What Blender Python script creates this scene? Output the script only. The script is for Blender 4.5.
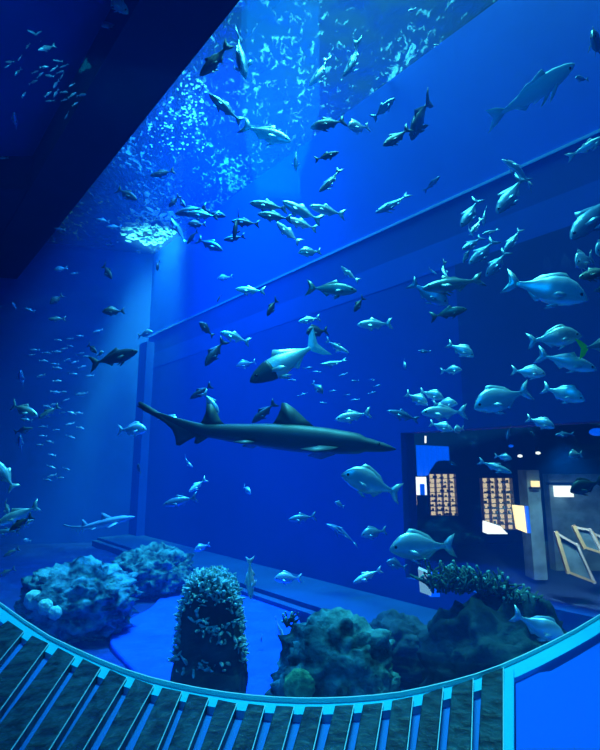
import bpy, math, random
from mathutils import Vector, Matrix, noise
random.seed(7)
for o in list(bpy.data.objects):
    bpy.data.objects.remove(o, do_unlink=True)
SC = bpy.context.scene
COL = SC.collection
W, H, F = 600, 750, 500.0
EYE = Vector((0, 0, 1.5))
TH = math.atan(90 / 500)

# ------------------------------------------------------------------ camera
cd = bpy.data.cameras.new('camera')
cd.sensor_fit = 'VERTICAL'
cd.sensor_height = 36.0
cd.lens = 36.0 * F / H
cd.clip_end = 200
cam = bpy.data.objects.new('camera', cd)
COL.objects.link(cam)
cam.location = EYE
cam.rotation_euler = (math.pi / 2 + TH, 0, 0)
SC.camera = cam
SC.view_settings.view_transform = 'Standard'
SC.view_settings.look = 'None'
SC.view_settings.gamma = 1.0
SC.view_settings.exposure = 0.0
SC.view_settings.use_curve_mapping = False

# ------------------------------------------------------------------ world: black, filled with hazy water
wd = bpy.data.worlds.new('water_world')
SC.world = wd
wd.use_nodes = True
nt = wd.node_tree
nt.nodes.clear()
wo = nt.nodes.new('ShaderNodeOutputWorld')
bg = nt.nodes.new('ShaderNodeBackground')
bg.inputs[0].default_value = (0.0, 0.05, 0.3, 1)
bg.inputs[1].default_value = 0.0
vs = nt.nodes.new('ShaderNodeVolumeScatter')
vs.inputs['Color'].default_value = (0.0, 0.20, 1.0, 1)
vs.inputs['Density'].default_value = 0.042
vs.inputs['Anisotropy'].default_value = 0.0
nt.links.new(bg.outputs[0], wo.inputs['Surface'])
nt.links.new(vs.outputs[0], wo.inputs['Volume'])


def light(name, kind, loc, target, energy, color, size=1.0, size_y=None, angle=60, blend=0.5):
    d = bpy.data.lights.new(name, kind)
    d.energy = energy
    d.color = color
    if kind == 'AREA':
        d.size = size
        if size_y:
            d.shape = 'RECTANGLE'
            d.size_y = size_y
    elif kind == 'SPOT':
        d.spot_size = math.radians(angle)
        d.spot_blend = blend
        d.shadow_soft_size = size
    else:
        d.shadow_soft_size = size
    o = bpy.data.objects.new(name, d)
    COL.objects.link(o)
    o.location = loc
    v = Vector(target) - Vector(loc)
    o.rotation_euler = v.to_track_quat('-Z', 'Y').to_euler()
    return o


CY = (0.05, 0.60, 1.0)
BL = (0.0, 0.12, 1.0)
light('tank_key_lamp', 'SPOT', (0.3, 6.3, 11.8), (0.0, 4.9, 0), 8500, CY, 1.2, None, 46, 0.7)
light('tank_front_lamp', 'AREA', (1.5, 4.5, 11.6), (1.4, 3.6, 0), 1500, CY, 1.6, 1.6)
light('tank_blue_lamp', 'SPOT', (-1.5, 7.4, 8.6), (-1.4, 7.4, 0), 9500, BL, 1.2, None, 76, 0.9)
light('sand_blue_spot', 'SPOT', (-0.9, 5.2, 6.3), (-0.75, 4.7, -0.1), 5000, BL, 0.25, None, 34, 0.5)
light('ripple_spot', 'SPOT', (-2.9, 10.0, 9.3), (-3.1, 10.3, 6.4), 9000, (0.08, 0.85, 1.0), 0.2, None, 30, 0.8)
light('ripple_wash', 'SPOT', (-2.2, 6.4, 10.5), (-2.4, 6.6, 6.4), 260, (0.03, 0.6, 1.0), 0.3, None, 66, 0.8)
light('left_school_fill', 'SPOT', (-2.6, 2.9, 5.9), (-3.0, 5.4, 4.6), 110, (0.02, 0.45, 1.0), 0.1, None, 70, 0.9)  # added fill, brightens the fish school left of the beam
light('hall_blue_fill', 'AREA', (-0.6, 0.1, 4.4), (0.1, 2.0, 0.9), 70, (0.0, 0.24, 1.0), 1.6, 1.6)  # added blue fill behind the camera for bench, counter and fish fronts
light('sill_fill', 'AREA', (-0.2, 2.9, 3.9), (-0.1, 1.7, 0.75), 11, (0.0, 0.55, 1.0), 2.4, 0.3)  # added fill inside the tank, brightens the window sill


# ------------------------------------------------------------------ helpers
def ray(px, py):
    f = Vector((0, math.cos(TH), math.sin(TH)))
    u = Vector((0, -math.sin(TH), math.cos(TH)))
    return f + Vector((1, 0, 0)) * ((px - 300) / F) + u * ((375 - py) / F)


def at(px, py, Y):
    d = ray(px, py)
    return EYE + d * (Y / d.y)


def atz(px, py, z):
    d = ray(px, py)
    return EYE + d * ((z - EYE.z) / d.z)


def mat(name, col, rough=0.5, metal=0.0, var=0.0, scale=8.0, col2=None, bump=0.0, spec=0.5, emit=None, estr=0.0, trans=0.0, detail=4):
    m = bpy.data.materials.new(name)
    m.use_nodes = True
    n = m.node_tree.nodes
    l = m.node_tree.links
    b = n['Principled BSDF']
    b.inputs['Base Color'].default_value = (*col, 1)
    b.inputs['Roughness'].default_value = rough
    b.inputs['Metallic'].default_value = metal
    b.inputs['Specular IOR Level'].default_value = spec
    if emit:
        b.inputs['Emission Color'].default_value = (*emit, 1)
        b.inputs['Emission Strength'].default_value = estr
    if var or col2 or bump:
        tc = n.new('ShaderNodeTexCoord')
        tx = n.new('ShaderNodeTexNoise')
        tx.inputs['Scale'].default_value = scale
        tx.inputs['Detail'].default_value = detail
        l.new(tc.outputs['Object'], tx.inputs['Vector'])
        rp = n.new('ShaderNodeValToRGB')
        c2 = col2 or tuple(c * (1 - var) for c in col)
        rp.color_ramp.elements[0].position = 0.36
        rp.color_ramp.elements[1].position = 0.64
        rp.color_ramp.elements[0].color = (*c2, 1)
        rp.color_ramp.elements[1].color = (*col, 1)
        l.new(tx.outputs['Fac'], rp.inputs['Fac'])
        l.new(rp.outputs['Color'], b.inputs['Base Color'])
        if bump:
            bp = n.new('ShaderNodeBump')
            bp.inputs['Strength'].default_value = bump
            bp.inputs['Distance'].default_value = 0.05
            l.new(tx.outputs['Fac'], bp.inputs['Height'])
            l.new(bp.outputs['Normal'], b.inputs['Normal'])
    return m


class MB:
    def __init__(s):
        s.v = []
        s.f = []

    def add(s, vs_, fs_):
        k = len(s.v)
        s.v += [tuple(p) for p in vs_]
        s.f += [tuple(i + k for i in f) for f in fs_]

    def box(s, c, sx, sy, sz, rz=0.0, M=None):
        c = Vector(c)
        R = M or Matrix.Rotation(rz, 3, 'Z')
        vv = [c + R @ Vector((x * sx / 2, y * sy / 2, z * sz / 2)) for x in (-1, 1) for y in (-1, 1) for z in (-1, 1)]
        s.add(vv, [(0, 1, 3, 2), (4, 6, 7, 5), (0, 4, 5, 1), (2, 3, 7, 6), (0, 2, 6, 4), (1, 5, 7, 3)])

    def prism(s, poly, z0, z1):
        n = len(poly)
        vv = [(p[0], p[1], z0) for p in poly] + [(p[0], p[1], z1) for p in poly]
        s.add(vv, [tuple(range(n))[::-1], tuple(range(n, 2 * n))] + [(i, (i + 1) % n, n + (i + 1) % n, n + i) for i in range(n)])

    def tube(s, pts, rad, seg=6):
        pts = [Vector(p) for p in pts]
        n = len(pts)
        rings = []
        for i, p in enumerate(pts):
            t = (pts[min(i + 1, n - 1)] - pts[max(i - 1, 0)]).normalized()
            a = t.orthogonal().normalized()
            b = t.cross(a)
            r = rad[i] if isinstance(rad, (list, tuple)) else rad
            rings += [p + (a * math.cos(2 * math.pi * k / seg) + b * math.sin(2 * math.pi * k / seg)) * r for k in range(seg)]
        fs_ = [(i * seg + k, i * seg + (k + 1) % seg, (i + 1) * seg + (k + 1) % seg, (i + 1) * seg + k) for i in range(n - 1) for k in range(seg)]
        fs_ += [tuple(range(seg))[::-1], tuple(range((n - 1) * seg, n * seg))]
        s.add(rings, fs_)

    def ball(s, c, rx, ry=None, rz=None, seg=8, rings=6, wob=0.0):
        ry = ry or rx
        rz = rz or rx
        c = Vector(c)
        vv = [c + Vector((0, 0, rz))]
        for i in range(1, rings):
            a = math.pi * i / rings
            for k in range(seg):
                b = 2 * math.pi * k / seg
                w = 1 + random.uniform(-wob, wob)
                vv.append(c + Vector((rx * math.sin(a) * math.cos(b), ry * math.sin(a) * math.sin(b), rz * math.cos(a))) * w)
        vv.append(c - Vector((0, 0, rz)))
        fs_ = [(0, 1 + k, 1 + (k + 1) % seg) for k in range(seg)]
        for i in range(rings - 2):
            for k in range(seg):
                a0 = 1 + i * seg
                fs_.append((a0 + k, a0 + seg + k, a0 + seg + (k + 1) % seg, a0 + (k + 1) % seg))
        a0 = 1 + (rings - 2) * seg
        e = len(vv) - 1
        fs_ += [(a0 + (k + 1) % seg, a0 + k, e) for k in range(seg)]
        s.add(vv, fs_)

    def mesh(s, name, m, smooth=False):
        me = bpy.data.meshes.new(name)
        me.from_pydata(s.v, [], s.f)
        me.validate()
        me.materials.append(m)
        if smooth:
            me.shade_smooth()
        me.update()
        return me

    def build(s, name, m, parent=None, smooth=False, bevel=0.0, **kw):
        o = bpy.data.objects.new(name, s.mesh(name, m, smooth))
        COL.objects.link(o)
        if parent:
            o.parent = parent
        if bevel:
            b = o.modifiers.new('bevel', 'BEVEL')
            b.width = bevel
            b.segments = 2
            b.limit_method = 'ANGLE'
        tag(o, **kw)
        return o


def tag(o, label=None, cat=None, group=None, kind=None):
    if label:
        o['label'] = label
    if cat:
        o['category'] = cat
    if group:
        o['group'] = group
    if kind:
        o['kind'] = kind
    return o


def empty(name, loc, **kw):
    o = bpy.data.objects.new(name, None)
    o.location = loc
    o.empty_display_size = 0.1
    COL.objects.link(o)
    tag(o, **kw)
    bpy.context.view_layer.update()
    return o


def adopt(child, root):
    child.parent = root
    child.matrix_parent_inverse = Matrix.Translation(root.location).inverted()
    return child


# ------------------------------------------------------------------ materials
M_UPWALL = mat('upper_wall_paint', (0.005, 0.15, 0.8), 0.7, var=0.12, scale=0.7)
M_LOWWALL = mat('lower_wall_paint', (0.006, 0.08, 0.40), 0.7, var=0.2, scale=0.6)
M_NAVY = mat('navy_wall', (0.004, 0.045, 0.2), 0.8)
M_STRIPE = mat('wall_stripe_paint', (0.01, 0.12, 0.52), 0.7, var=0.1, scale=0.8)
M_RAIL = mat('pale_rail', (0.3, 0.7, 0.95), 0.4)
M_BACK = mat('back_wall_paint', (0.01, 0.10, 0.42), 0.8, var=0.25, scale=0.8)
M_SHADE_SLAB = mat('shade_slab_blue', (0.02, 0.10, 0.4), 0.8, var=0.2, scale=0.8)
M_BEAM = mat('dark_concrete', (0.012, 0.014, 0.03), 0.9, var=0.4, scale=2.0, bump=0.3)
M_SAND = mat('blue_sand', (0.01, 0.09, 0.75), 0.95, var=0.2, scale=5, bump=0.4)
M_GRAVEL = mat('dark_gravel', (0.004, 0.035, 0.2), 0.95, var=0.4, scale=6, bump=0.5)
M_LEDGE = mat('ledge_concrete', (0.01, 0.07, 0.18), 0.9, var=0.2, scale=2)
M_LEDGEF = mat('ledge_face', (0.03, 0.09, 0.2), 0.9, var=0.2, scale=2)
M_ROCKT = mat('teal_rock', (0.16, 0.42, 0.38), 0.95, col2=(0.008, 0.025, 0.03), scale=9, bump=1.0, detail=9)
M_ROCKD = mat('dark_rock', (0.05, 0.10, 0.10), 0.95, var=0.7, scale=5, bump=0.8, detail=8)
M_CORAL = mat('crust_coral', (0.65, 0.9, 0.78), 0.9, var=0.6, scale=25, bump=0.4)
M_GREENC = mat('green_coral', (0.35, 0.8, 0.3), 0.9, var=0.5, scale=30, bump=0.6)
M_PALEC = mat('pale_green_coral', (0.5, 0.85, 0.6), 0.9, var=0.3, scale=20, bump=0.4)
M_WEED = mat('weed', (0.10, 0.2, 0.14), 0.8, var=0.5, scale=12)
M_SLAT = mat('dark_slat_wood', (0.02, 0.07, 0.085), 0.45, col2=(0.002, 0.006, 0.010), scale=22, bump=0.3, detail=10)
M_EDGE = mat('pale_frame_and_highlight', (0.7, 0.85, 0.85), 0.4)  # window frame colour, also the painted highlight along the slats
M_BASE = mat('bench_blue_paint', (0.01, 0.18, 0.62), 0.5)
M_SILL = mat('pale_sill', (0.01, 0.6, 0.8), 0.5)
M_PANEL = mat('blue_lacquer', (0.005, 0.13, 0.75), 0.35)
M_FLOORH = mat('hall_floor', (0.03, 0.05, 0.09), 0.5)

# ------------------------------------------------------------------ tank walls
P0 = Vector((2.48, 4.14, 0))
T = Vector((-0.85, 1.0, 0)).normalized()
N = Vector((-T.y, T.x, 0))          # towards the tank
if N.y > 0:
    N = -N
RZ = math.atan2(T.y, T.x)


def wall_s(px):
    y = (P0.x + 0.85 * P0.y) / ((px - 300) / F + 0.85)
    return (y - P0.y) / T.y


def WP(s, z, out=0.0):
    p = P0 + T * s + N * out
    return Vector((p.x, p.y, z))


S0, S1 = -3.0, 9.19
ZW = 6.4


def wallbox(mb, s0, s1, z0, z1, out0, out1):
    c = WP((s0 + s1) / 2, (z0 + z1) / 2, (out0 + out1) / 2)
    mb.box(c, s1 - s0, out1 - out0, z1 - z0, RZ)


OPS0, OPS1, OPZ0, OPZ1 = -1.6, wall_s(400), 0.30, 1.86
mb = MB()
wallbox(mb, S0, OPS0, -0.4, 4.4, -0.25, 0)
wallbox(mb, OPS1, S1, -0.4, 4.4, -0.25, 0)
wallbox(mb, OPS0, OPS1, -0.4, OPZ0, -0.25, 0)
wallbox(mb, OPS0, OPS1, OPZ1, 4.4, -0.25, 0)
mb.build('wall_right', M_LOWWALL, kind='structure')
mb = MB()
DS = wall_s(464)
wallbox(mb, S0, DS, OPZ1, 3.62, -0.05, 0.004)  # right part of the wall, darker below the stripe
mb.build('wall_right_dark_part', M_NAVY, kind='structure')
mb = MB()
wallbox(mb, S0, S1, 4.4, ZW, -0.25, 0)
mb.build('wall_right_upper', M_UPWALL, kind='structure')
mb = MB()
wallbox(mb, S0, S1, ZW, 9.5, -0.25, 0)
mb.build('wall_right_top', M_BEAM, kind='structure')
mb = MB()
wallbox(mb, S0, S1, 4.38, 4.41, 0, 0.012)
mb.build('trim_1', M_RAIL, kind='structure')
mb = MB()
wallbox(mb, S0, S1, 3.62, 3.95, -0.05, 0.002)
mb.build('trim_2', M_STRIPE, kind='structure')

CORNER = WP(S1, 0)
BL_END = Vector((-10.5, 9.2, 0))
mb = MB()
d = (BL_END - CORNER)
mid = (CORNER + BL_END) / 2 + Vector((0, 0.15, 0))
mb.box((mid.x, mid.y, 4.5), d.length + 0.4, 0.3, 10, math.atan2(d.y, d.x))
mb.build('wall_back', M_BACK, kind='structure')
mb = MB()
mb.box((CORNER.x + 0.02, CORNER.y - 0.14, 2.0), 0.42, 0.2, 4.4, RZ)
mb.build('trim_3', M_LOWWALL, kind='structure')
mb = MB()
mb.box((-10.4, 6.0, 4.5), 0.3, 8, 10)
mb.build('wall_left', M_BACK, kind='structure')

# sand floor of the tank, gently uneven
mb = MB()
NX, NY = 60, 50
for j in range(NY + 1):
    for i in range(NX + 1):
        x = -10.5 + 15.0 * i / NX
        y = 1.9 + 10.0 * j / NY
        mb.v.append((x, y, -0.1 + 0.05 * noise.noise((x * 0.8, y * 0.8, 0)) + 0.015 * noise.noise((x * 4, y * 4, 3))))
for j in range(NY):
    for i in range(NX):
        a = j * (NX + 1) + i
        v0 = Vector(mb.v[a])
        if (v0 - P0).dot(N) > -0.3:
            mb.f.append((a, a + 1, a + NX + 2, a + NX + 1))
mb.build('floor', M_GRAVEL, smooth=True, kind='structure')
# patch of bright blue sand
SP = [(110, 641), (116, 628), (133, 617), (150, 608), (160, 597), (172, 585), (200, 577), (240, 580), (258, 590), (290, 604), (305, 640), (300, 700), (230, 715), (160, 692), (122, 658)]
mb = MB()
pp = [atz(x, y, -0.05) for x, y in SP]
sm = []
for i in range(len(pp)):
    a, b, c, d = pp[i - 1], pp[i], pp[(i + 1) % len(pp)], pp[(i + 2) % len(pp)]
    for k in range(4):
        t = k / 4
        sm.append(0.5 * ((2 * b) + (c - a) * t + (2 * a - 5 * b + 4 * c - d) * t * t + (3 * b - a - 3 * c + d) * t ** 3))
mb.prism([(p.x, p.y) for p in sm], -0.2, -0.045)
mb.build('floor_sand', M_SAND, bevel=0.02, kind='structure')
# ledge along the wall foot
mb = MB()
wallbox(mb, S0, S1, -0.2, 0.05, 0.0, 0.85)
mb.build('trim_4', M_LEDGE, kind='structure')
mb = MB()
wallbox(mb, S0, S1, -0.2, -0.0, 0.85, 0.95)
mb.build('trim_5', M_LEDGEF, kind='structure')

# overhead beams
q1, q2 = atz(240, 0, 5.5), atz(140, 0, 5.5)
mb = MB()
dirb = T
pa, pb = q1 - dirb * 5, q2 - dirb * 5
pc, pd = q2 + dirb * 12, q1 + dirb * 12
mb.prism([pa, pb, pc, pd], 5.5, 6.9)
mb.build('ceiling_beam', M_BEAM, kind='structure')
qa = atz(60, 190, 5.5)
mb = MB()
mb.prism([(qa.x + .25, qa.y), (qa.x - 6, qa.y), (qa.x - 6, qa.y + 3.5), (qa.x - 2.6, qa.y + 3.5)], 5.52, 6.9)
mb.build('ceiling_beam_cross', M_BEAM, kind='structure')
mb = MB()
w0, w1 = q2 - T * 5, q2 + T * 12
mb.prism([tuple(w0)[:2], tuple(w1)[:2], (-10.3, w1.y), (-10.3, w0.y)], 6.05, 6.25)
mb.build('ceiling_shade_slab', M_SHADE_SLAB, kind='structure')  # slab added to hide lit ripples and keep this side dark
mb = MB()
mb.box((-3, 6, 12.5), 20, 16, 0.2)
mb.build('ceiling', M_BEAM, kind='structure')

# ------------------------------------------------------------------ water surface
ZW = 6.4
mb = MB()
NX, NY = 150, 130
for j in range(NY + 1):
    for i in range(NX + 1):
        x = -10.3 + 14.0 * i / NX
        y = 2.2 + 9.6 * j / NY
        z = ZW + 0.035 * noise.noise((x * 1.6, y * 1.6, 1)) + 0.02 * noise.noise((x * 5, y * 5, 4))
        mb.v.append((x, y, z))
for j in range(NY):
    for i in range(NX):
        a = j * (NX + 1) + i
        mb.f.append((a, a + 1, a + NX + 2, a + NX + 1))
m = bpy.data.materials.new('rippled_water')
m.use_nodes = True
n = m.node_tree.nodes
l = m.node_tree.links
n.clear()
out = n.new('ShaderNodeOutputMaterial')
tc = n.new('ShaderNodeTexCoord')
mp = n.new('ShaderNodeMapping')
mp.inputs['Scale'].default_value = (1.0, 0.62, 1.0)
mp.inputs['Rotation'].default_value = (0, 0, 0.7)
l.new(tc.outputs['Object'], mp.inputs['Vector'])
nz = n.new('ShaderNodeTexNoise')
nz.inputs['Scale'].default_value = 13.0
nz.inputs['Detail'].default_value = 5
nz.inputs['Distortion'].default_value = 0.8
l.new(mp.outputs[0], nz.inputs['Vector'])
nz2 = n.new('ShaderNodeTexNoise')
nz2.inputs['Scale'].default_value = 1.1
nz2.inputs['Detail'].default_value = 3
l.new(mp.outputs[0], nz2.inputs['Vector'])
ad = n.new('ShaderNodeMath')
ad.operation = 'MULTIPLY_ADD'
ad.inputs[1].default_value = 0.55
l.new(nz2.outputs['Fac'], ad.inputs[0])
l.new(nz.outputs['Fac'], ad.inputs[2])
rp = n.new('ShaderNodeValToRGB')
rp.color_ramp.elements[0].position = 0.86
rp.color_ramp.elements[0].color = (0.025, 0.025, 0.025, 1)
rp.color_ramp.elements[1].position = 1.0
rp.color_ramp.elements[1].color = (0.5, 0.5, 0.5, 1)
l.new(ad.outputs[0], rp.inputs['Fac'])
tr = n.new('ShaderNodeBsdfTransparent')
tr.inputs[0].default_value = (0.9, 0.97, 1, 1)
tl = n.new('ShaderNodeBsdfTranslucent')
tl.inputs[0].default_value = (0.3, 0.42, 0.45, 1)
gl = n.new('ShaderNodeBsdfGlossy')
gl.inputs['Color'].default_value = (0.25, 0.36, 0.7, 1)
gl.inputs['Roughness'].default_value = 0.12
bp = n.new('ShaderNodeBump')
bp.inputs['Strength'].default_value = 0.6
bp.inputs['Distance'].default_value = 0.1
l.new(nz.outputs['Fac'], bp.inputs['Height'])
l.new(bp.outputs[0], gl.inputs['Normal'])
mx1 = n.new('ShaderNodeMixShader')
lw = n.new('ShaderNodeLayerWeight')
lw.inputs['Blend'].default_value = 0.5
fr = n.new('ShaderNodeMapRange')
fr.inputs['From Min'].default_value = 0.24
fr.inputs['From Max'].default_value = 0.40
fr.inputs['To Min'].default_value = 0.1
fr.inputs['To Max'].default_value = 0.96
l.new(lw.outputs['Facing'], fr.inputs['Value'])
l.new(fr.outputs[0], mx1.inputs[0])
l.new(tr.outputs[0], mx1.inputs[1])
l.new(gl.outputs[0], mx1.inputs[2])
mx2 = n.new('ShaderNodeMixShader')
l.new(rp.outputs['Color'], mx2.inputs[0])
l.new(mx1.outputs[0], mx2.inputs[1])
l.new(tl.outputs[0], mx2.inputs[2])
l.new(mx2.outputs[0], out.inputs['Surface'])
mb.build('water_surface', m, smooth=True, kind='structure')

M_GLINT = bpy.data.materials.new('glint_flakes')
M_GLINT.use_nodes = True
n = M_GLINT.node_tree.nodes
l = M_GLINT.node_tree.links
n.clear()
out = n.new('ShaderNodeOutputMaterial')
tl = n.new('ShaderNodeBsdfTranslucent')
tl.inputs[0].default_value = (0.9, 0.97, 1, 1)
l.new(tl.outputs[0], out.inputs['Surface'])


def glint(name, spots, lab):  # pale flakes modelled in place of light sparkling on the ripples
    mb = MB()
    for x, y, r_ in spots:
        c = atz(x, y, ZW - 0.06)
        if (c - P0).dot(N) < 0.16 or c.y > 10.95:
            continue
        a0 = random.uniform(0, 3.1)
        e = random.uniform(1.2, 2.6)
        k = random.randint(5, 7)
        vv = []
        for q in range(k):
            a = 2 * math.pi * q / k
            p = Vector((math.cos(a) * r_ * e, math.sin(a) * r_, 0)) * random.uniform(.7, 1.2)
            vv.append(c + Matrix.Rotation(a0, 3, 'Z') @ p)
        vv += [v + Vector((0, 0, .008)) for v in vv]
        mb.add(vv, [tuple(range(k))[::-1], tuple(range(k, 2 * k))] + [(q, (q + 1) % k, k + (q + 1) % k, k + q) for q in range(k)])
    mb.build(name, M_GLINT, kind='stuff', label=lab, cat='glint')


rf_ = random.Random(5)
glint('surface_glint', [(rf_.gauss(156, 15), rf_.triangular(208, 247, 236), rf_.uniform(.015, .055)) for k in range(330)], 'bright foam of flakes standing in for light glow at the far end of the water surface')
glint('surface_glint', [(x, y, rf_.uniform(.005, .017)) for x, y in [(rf_.uniform(145, 206), rf_.uniform(76, 156)) for k in range(230)] if x > 240 - (y + 4) * .78 + 8], 'scattered foam flakes standing in for sparkle beside the overhead beam')

# ------------------------------------------------------------------ viewing window, sill, bench, counter
RIM = [(-60, 556), (-30, 582), (0, 603), (25, 621), (50, 637), (75, 649), (100, 660), (125, 670), (150, 678), (175, 684), (200, 689), (225, 693), (250, 696),
       (275, 698), (300, 699), (325, 699), (350, 698), (375, 696), (400, 693), (425, 688), (450, 682), (475, 675), (500, 666), (525, 655), (550, 643), (575, 630),
       (600, 615), (630, 596), (660, 576)]
ZS = 0.75
rim = [atz(x, y, ZS) for x, y in RIM]


def offset(pts, dist):
    o = []
    for i, p in enumerate(pts):
        t = (pts[min(i + 1, len(pts) - 1)] - pts[max(i - 1, 0)]).normalized()
        o.append(p + Vector((-t.y, t.x, 0)) * dist)
    return o


def ribbon(mb, a, b, z0, z1):
    k = len(a)
    vv = []
    for p, q in zip(a, b):
        vv += [(p.x, p.y, z0), (q.x, q.y, z0), (q.x, q.y, z1), (p.x, p.y, z1)]
    ff = []
    for i in range(k - 1):
        for j in range(4):
            ff.append((4 * i + j, 4 * i + (j + 1) % 4, 4 * i + 4 + (j + 1) % 4, 4 * i + 4 + j))
    ff += [(0, 1, 2, 3), (4 * k - 1, 4 * k - 2, 4 * k - 3, 4 * k - 4)]
    mb.add(vv, ff)


g = bpy.data.materials.new('clear_acrylic')
g.use_nodes = True
n = g.node_tree.nodes
l = g.node_tree.links
n.clear()
out = n.new('ShaderNodeOutputMaterial')
tr = n.new('ShaderNodeBsdfTransparent')
tr.inputs[0].default_value = (0.98, 0.99, 1, 1)
gl = n.new('ShaderNodeBsdfGlossy')
gl.inputs['Roughness'].default_value = 0.02
mx = n.new('ShaderNodeMixShader')
mx.inputs[0].default_value = 0.025
l.new(tr.outputs[0], mx.inputs[1])
l.new(gl.outputs[0], mx.inputs[2])
l.new(mx.outputs[0], out.inputs['Surface'])
mb = MB()
ribbon(mb, offset(rim, 0.0), offset(rim, 0.06), ZS - 0.3, 7.0)
mb.build('window_1', g, kind='structure')
mb = MB()
wallbox(mb, OPS0, OPS1, OPZ0, OPZ1, -0.14, -0.10)
mb.build('window_2', g, kind='structure')

mb = MB()
ribbon(mb, offset(rim, -0.005), offset(rim, -0.075), ZS - 0.09, ZS - 0.012)
mb.build('window_sill', M_SILL, kind='structure')
mb = MB()
ribbon(mb, offset(rim, 0.002), offset(rim, -0.004), ZS - 0.05, ZS + 0.004)
mb.build('window_frame', M_EDGE, kind='structure')
mb = MB()
ribbon(mb, offset(rim, 0.07), offset(rim, -0.03), ZS - 1.3, ZS - 0.095)
mb.build('wall_front', M_PANEL, kind='structure')

SLATS = [((8, 620), (24, 631), (-30, 648), (0, 660)), ((32, 635), (49, 643), (0, 673), (0, 710)), ((58, 647), (75, 656), (0, 723), (11, 750)),
         ((83, 658), (101, 667), (23, 750), (49, 750)), ((110, 669), (127, 677), (58, 750), (83, 750)), ((135, 678), (154, 685), (97, 750), (118, 750)),
         ((162, 687), (182, 691), (132, 750), (157, 750)), ((189, 693), (209, 697), (167, 750), (188, 750)), ((218, 699), (237, 703), (200, 750), (218, 750)),
         ((248, 703), (265, 705), (231, 750), (252, 750)), ((276, 705), (294, 706), (262, 750), (282, 750)), ((305, 706), (323, 706), (292, 750), (313, 750)),
         ((335, 705), (354, 704), (323, 750), (344, 750)), ((363, 704), (383, 702), (354, 750), (375, 750)), ((392, 700), (413, 696), (385, 750), (407, 750)),
         ((423, 694), (443, 687), (415, 750), (437, 750)), ((452, 686), (473, 678), (446, 750), (471, 750)), ((482, 675), (503, 667), (478, 750), (503, 750))]
# one more slat beyond the left edge
bench = empty('slatted_bench', (0, 1.5, ZS), label='curved bench of dark wooden slats below the tank window', cat='bench')
DIRS = []
for k, (a, b, c, dd) in enumerate(SLATS):
    p = [atz(q[0], q[1], ZS) for q in (a, b, c, dd)]
    ld = (p[2] - p[0]).normalized()
    rd = (p[3] - p[1]).normalized()
    L = 0.95
    e0, e1 = p[0] + ld * L, p[1] + rd * L
    mb = MB()
    mb.prism([p[0], e0, e1, p[1]], ZS - 0.035, ZS)
    o = mb.build('slat', M_SLAT, bevel=0.004)
    adopt(o, bench)
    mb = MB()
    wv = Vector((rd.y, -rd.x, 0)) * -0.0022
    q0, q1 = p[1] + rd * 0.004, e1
    mb.prism([q0 + wv, q1 + wv, q1 - wv * .15, q0 - wv * .15], ZS - 0.002, ZS + 0.0012)  # pale strip painting a light highlight along the slat's right edge
    ed = mb.build('slat_highlight', M_EDGE, label='thin pale strip painted in as an edge highlight')
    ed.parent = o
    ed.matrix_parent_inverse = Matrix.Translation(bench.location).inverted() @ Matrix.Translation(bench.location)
    DIRS.append((p[0], p[1], e0, e1))
base = MB()
tops = [p for p in offset(rim, -0.07)][2:23]
bot = [DIRS[-1][3]] + [d_[2] for d_ in DIRS[::-1]]
tops[-1] = atz(503, 664, ZS)
poly = tops + [Vector((q.x, q.y, 0)) for q in bot]
base.prism([(p.x, p.y) for p in poly], ZS - 0.09, ZS - 0.036)
adopt(base.build('bench_base', M_BASE, label='blue painted board under the slats'), bench)
# end strip and blue counter to the right
mb = MB()
a, b, c, dd = atz(504, 668, ZS), atz(514, 667, ZS), atz(514, 750, ZS), atz(504, 750, ZS)
dn = (c - b).normalized()
mb.prism([a, dd + dn * 0.5, c + dn * 0.5, b], ZS - 0.09, ZS - 0.005)
o = mb.build('end_strip', M_SILL, bevel=0.003, label='pale cyan end strip of the bench')
adopt(o, bench)
mb = MB()
off = offset(rim, -0.10)[22:]
poly = [Vector((b.x + .003, b.y, 0))] + [Vector((p.x, p.y, 0)) for p in off[1:]] + [Vector((3.2, 1.0, 0)), Vector((2.6, 0.3, 0)), c + dn * 0.5 + Vector((.003, 0, 0))]
mb.prism([(p.x, p.y) for p in poly], ZS - 0.75, ZS - 0.03)
mb.build('counter', M_PANEL, label='smooth blue counter block at the right end of the slatted bench', cat='counter')
mb = MB()
mb.box((0, 0.5, -0.05), 12, 4.6, 0.1)
mb.build('floor_hall', M_FLOORH, kind='structure')

# ------------------------------------------------------------------ shop hall seen through the opposite window
M_HALL = mat('hall_dark_wall', (0.01, 0.07, 0.25), 0.8)
M_WARM = mat('warm_lit_glass', (0.2, 0.15, 0.1), 0.4, emit=(0.95, 0.84, 0.6), estr=0.7)
M_WHITE = mat('white_lit_panel', (0.3, 0.3, 0.3), 0.4, emit=(0.75, 0.9, 1.0), estr=1.6)
M_CREAM = mat('cream_lit_panel', (0.3, 0.3, 0.2), 0.4, emit=(1.0, 0.85, 0.45), estr=1.3)
M_BLUELIT = mat('blue_lit_panel', (0.02, 0.1, 0.4), 0.4, emit=(0.0, 0.09, 1.0), estr=1.1)
M_BROWN = mat('brown_wood', (0.14, 0.16, 0.16), 0.5, var=0.4, scale=12)
M_GOLD = mat('pale_gold_frame', (0.8, 0.65, 0.35), 0.4)
M_PALEW = mat('pale_shop_wall', (0.16, 0.36, 0.5), 0.7, var=0.4, scale=6)
M_WHITEP = mat('white_paint', (0.8, 0.85, 0.85), 0.5)
M_DARKM = mat('dark_metal', (0.02, 0.03, 0.05), 0.4)


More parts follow.
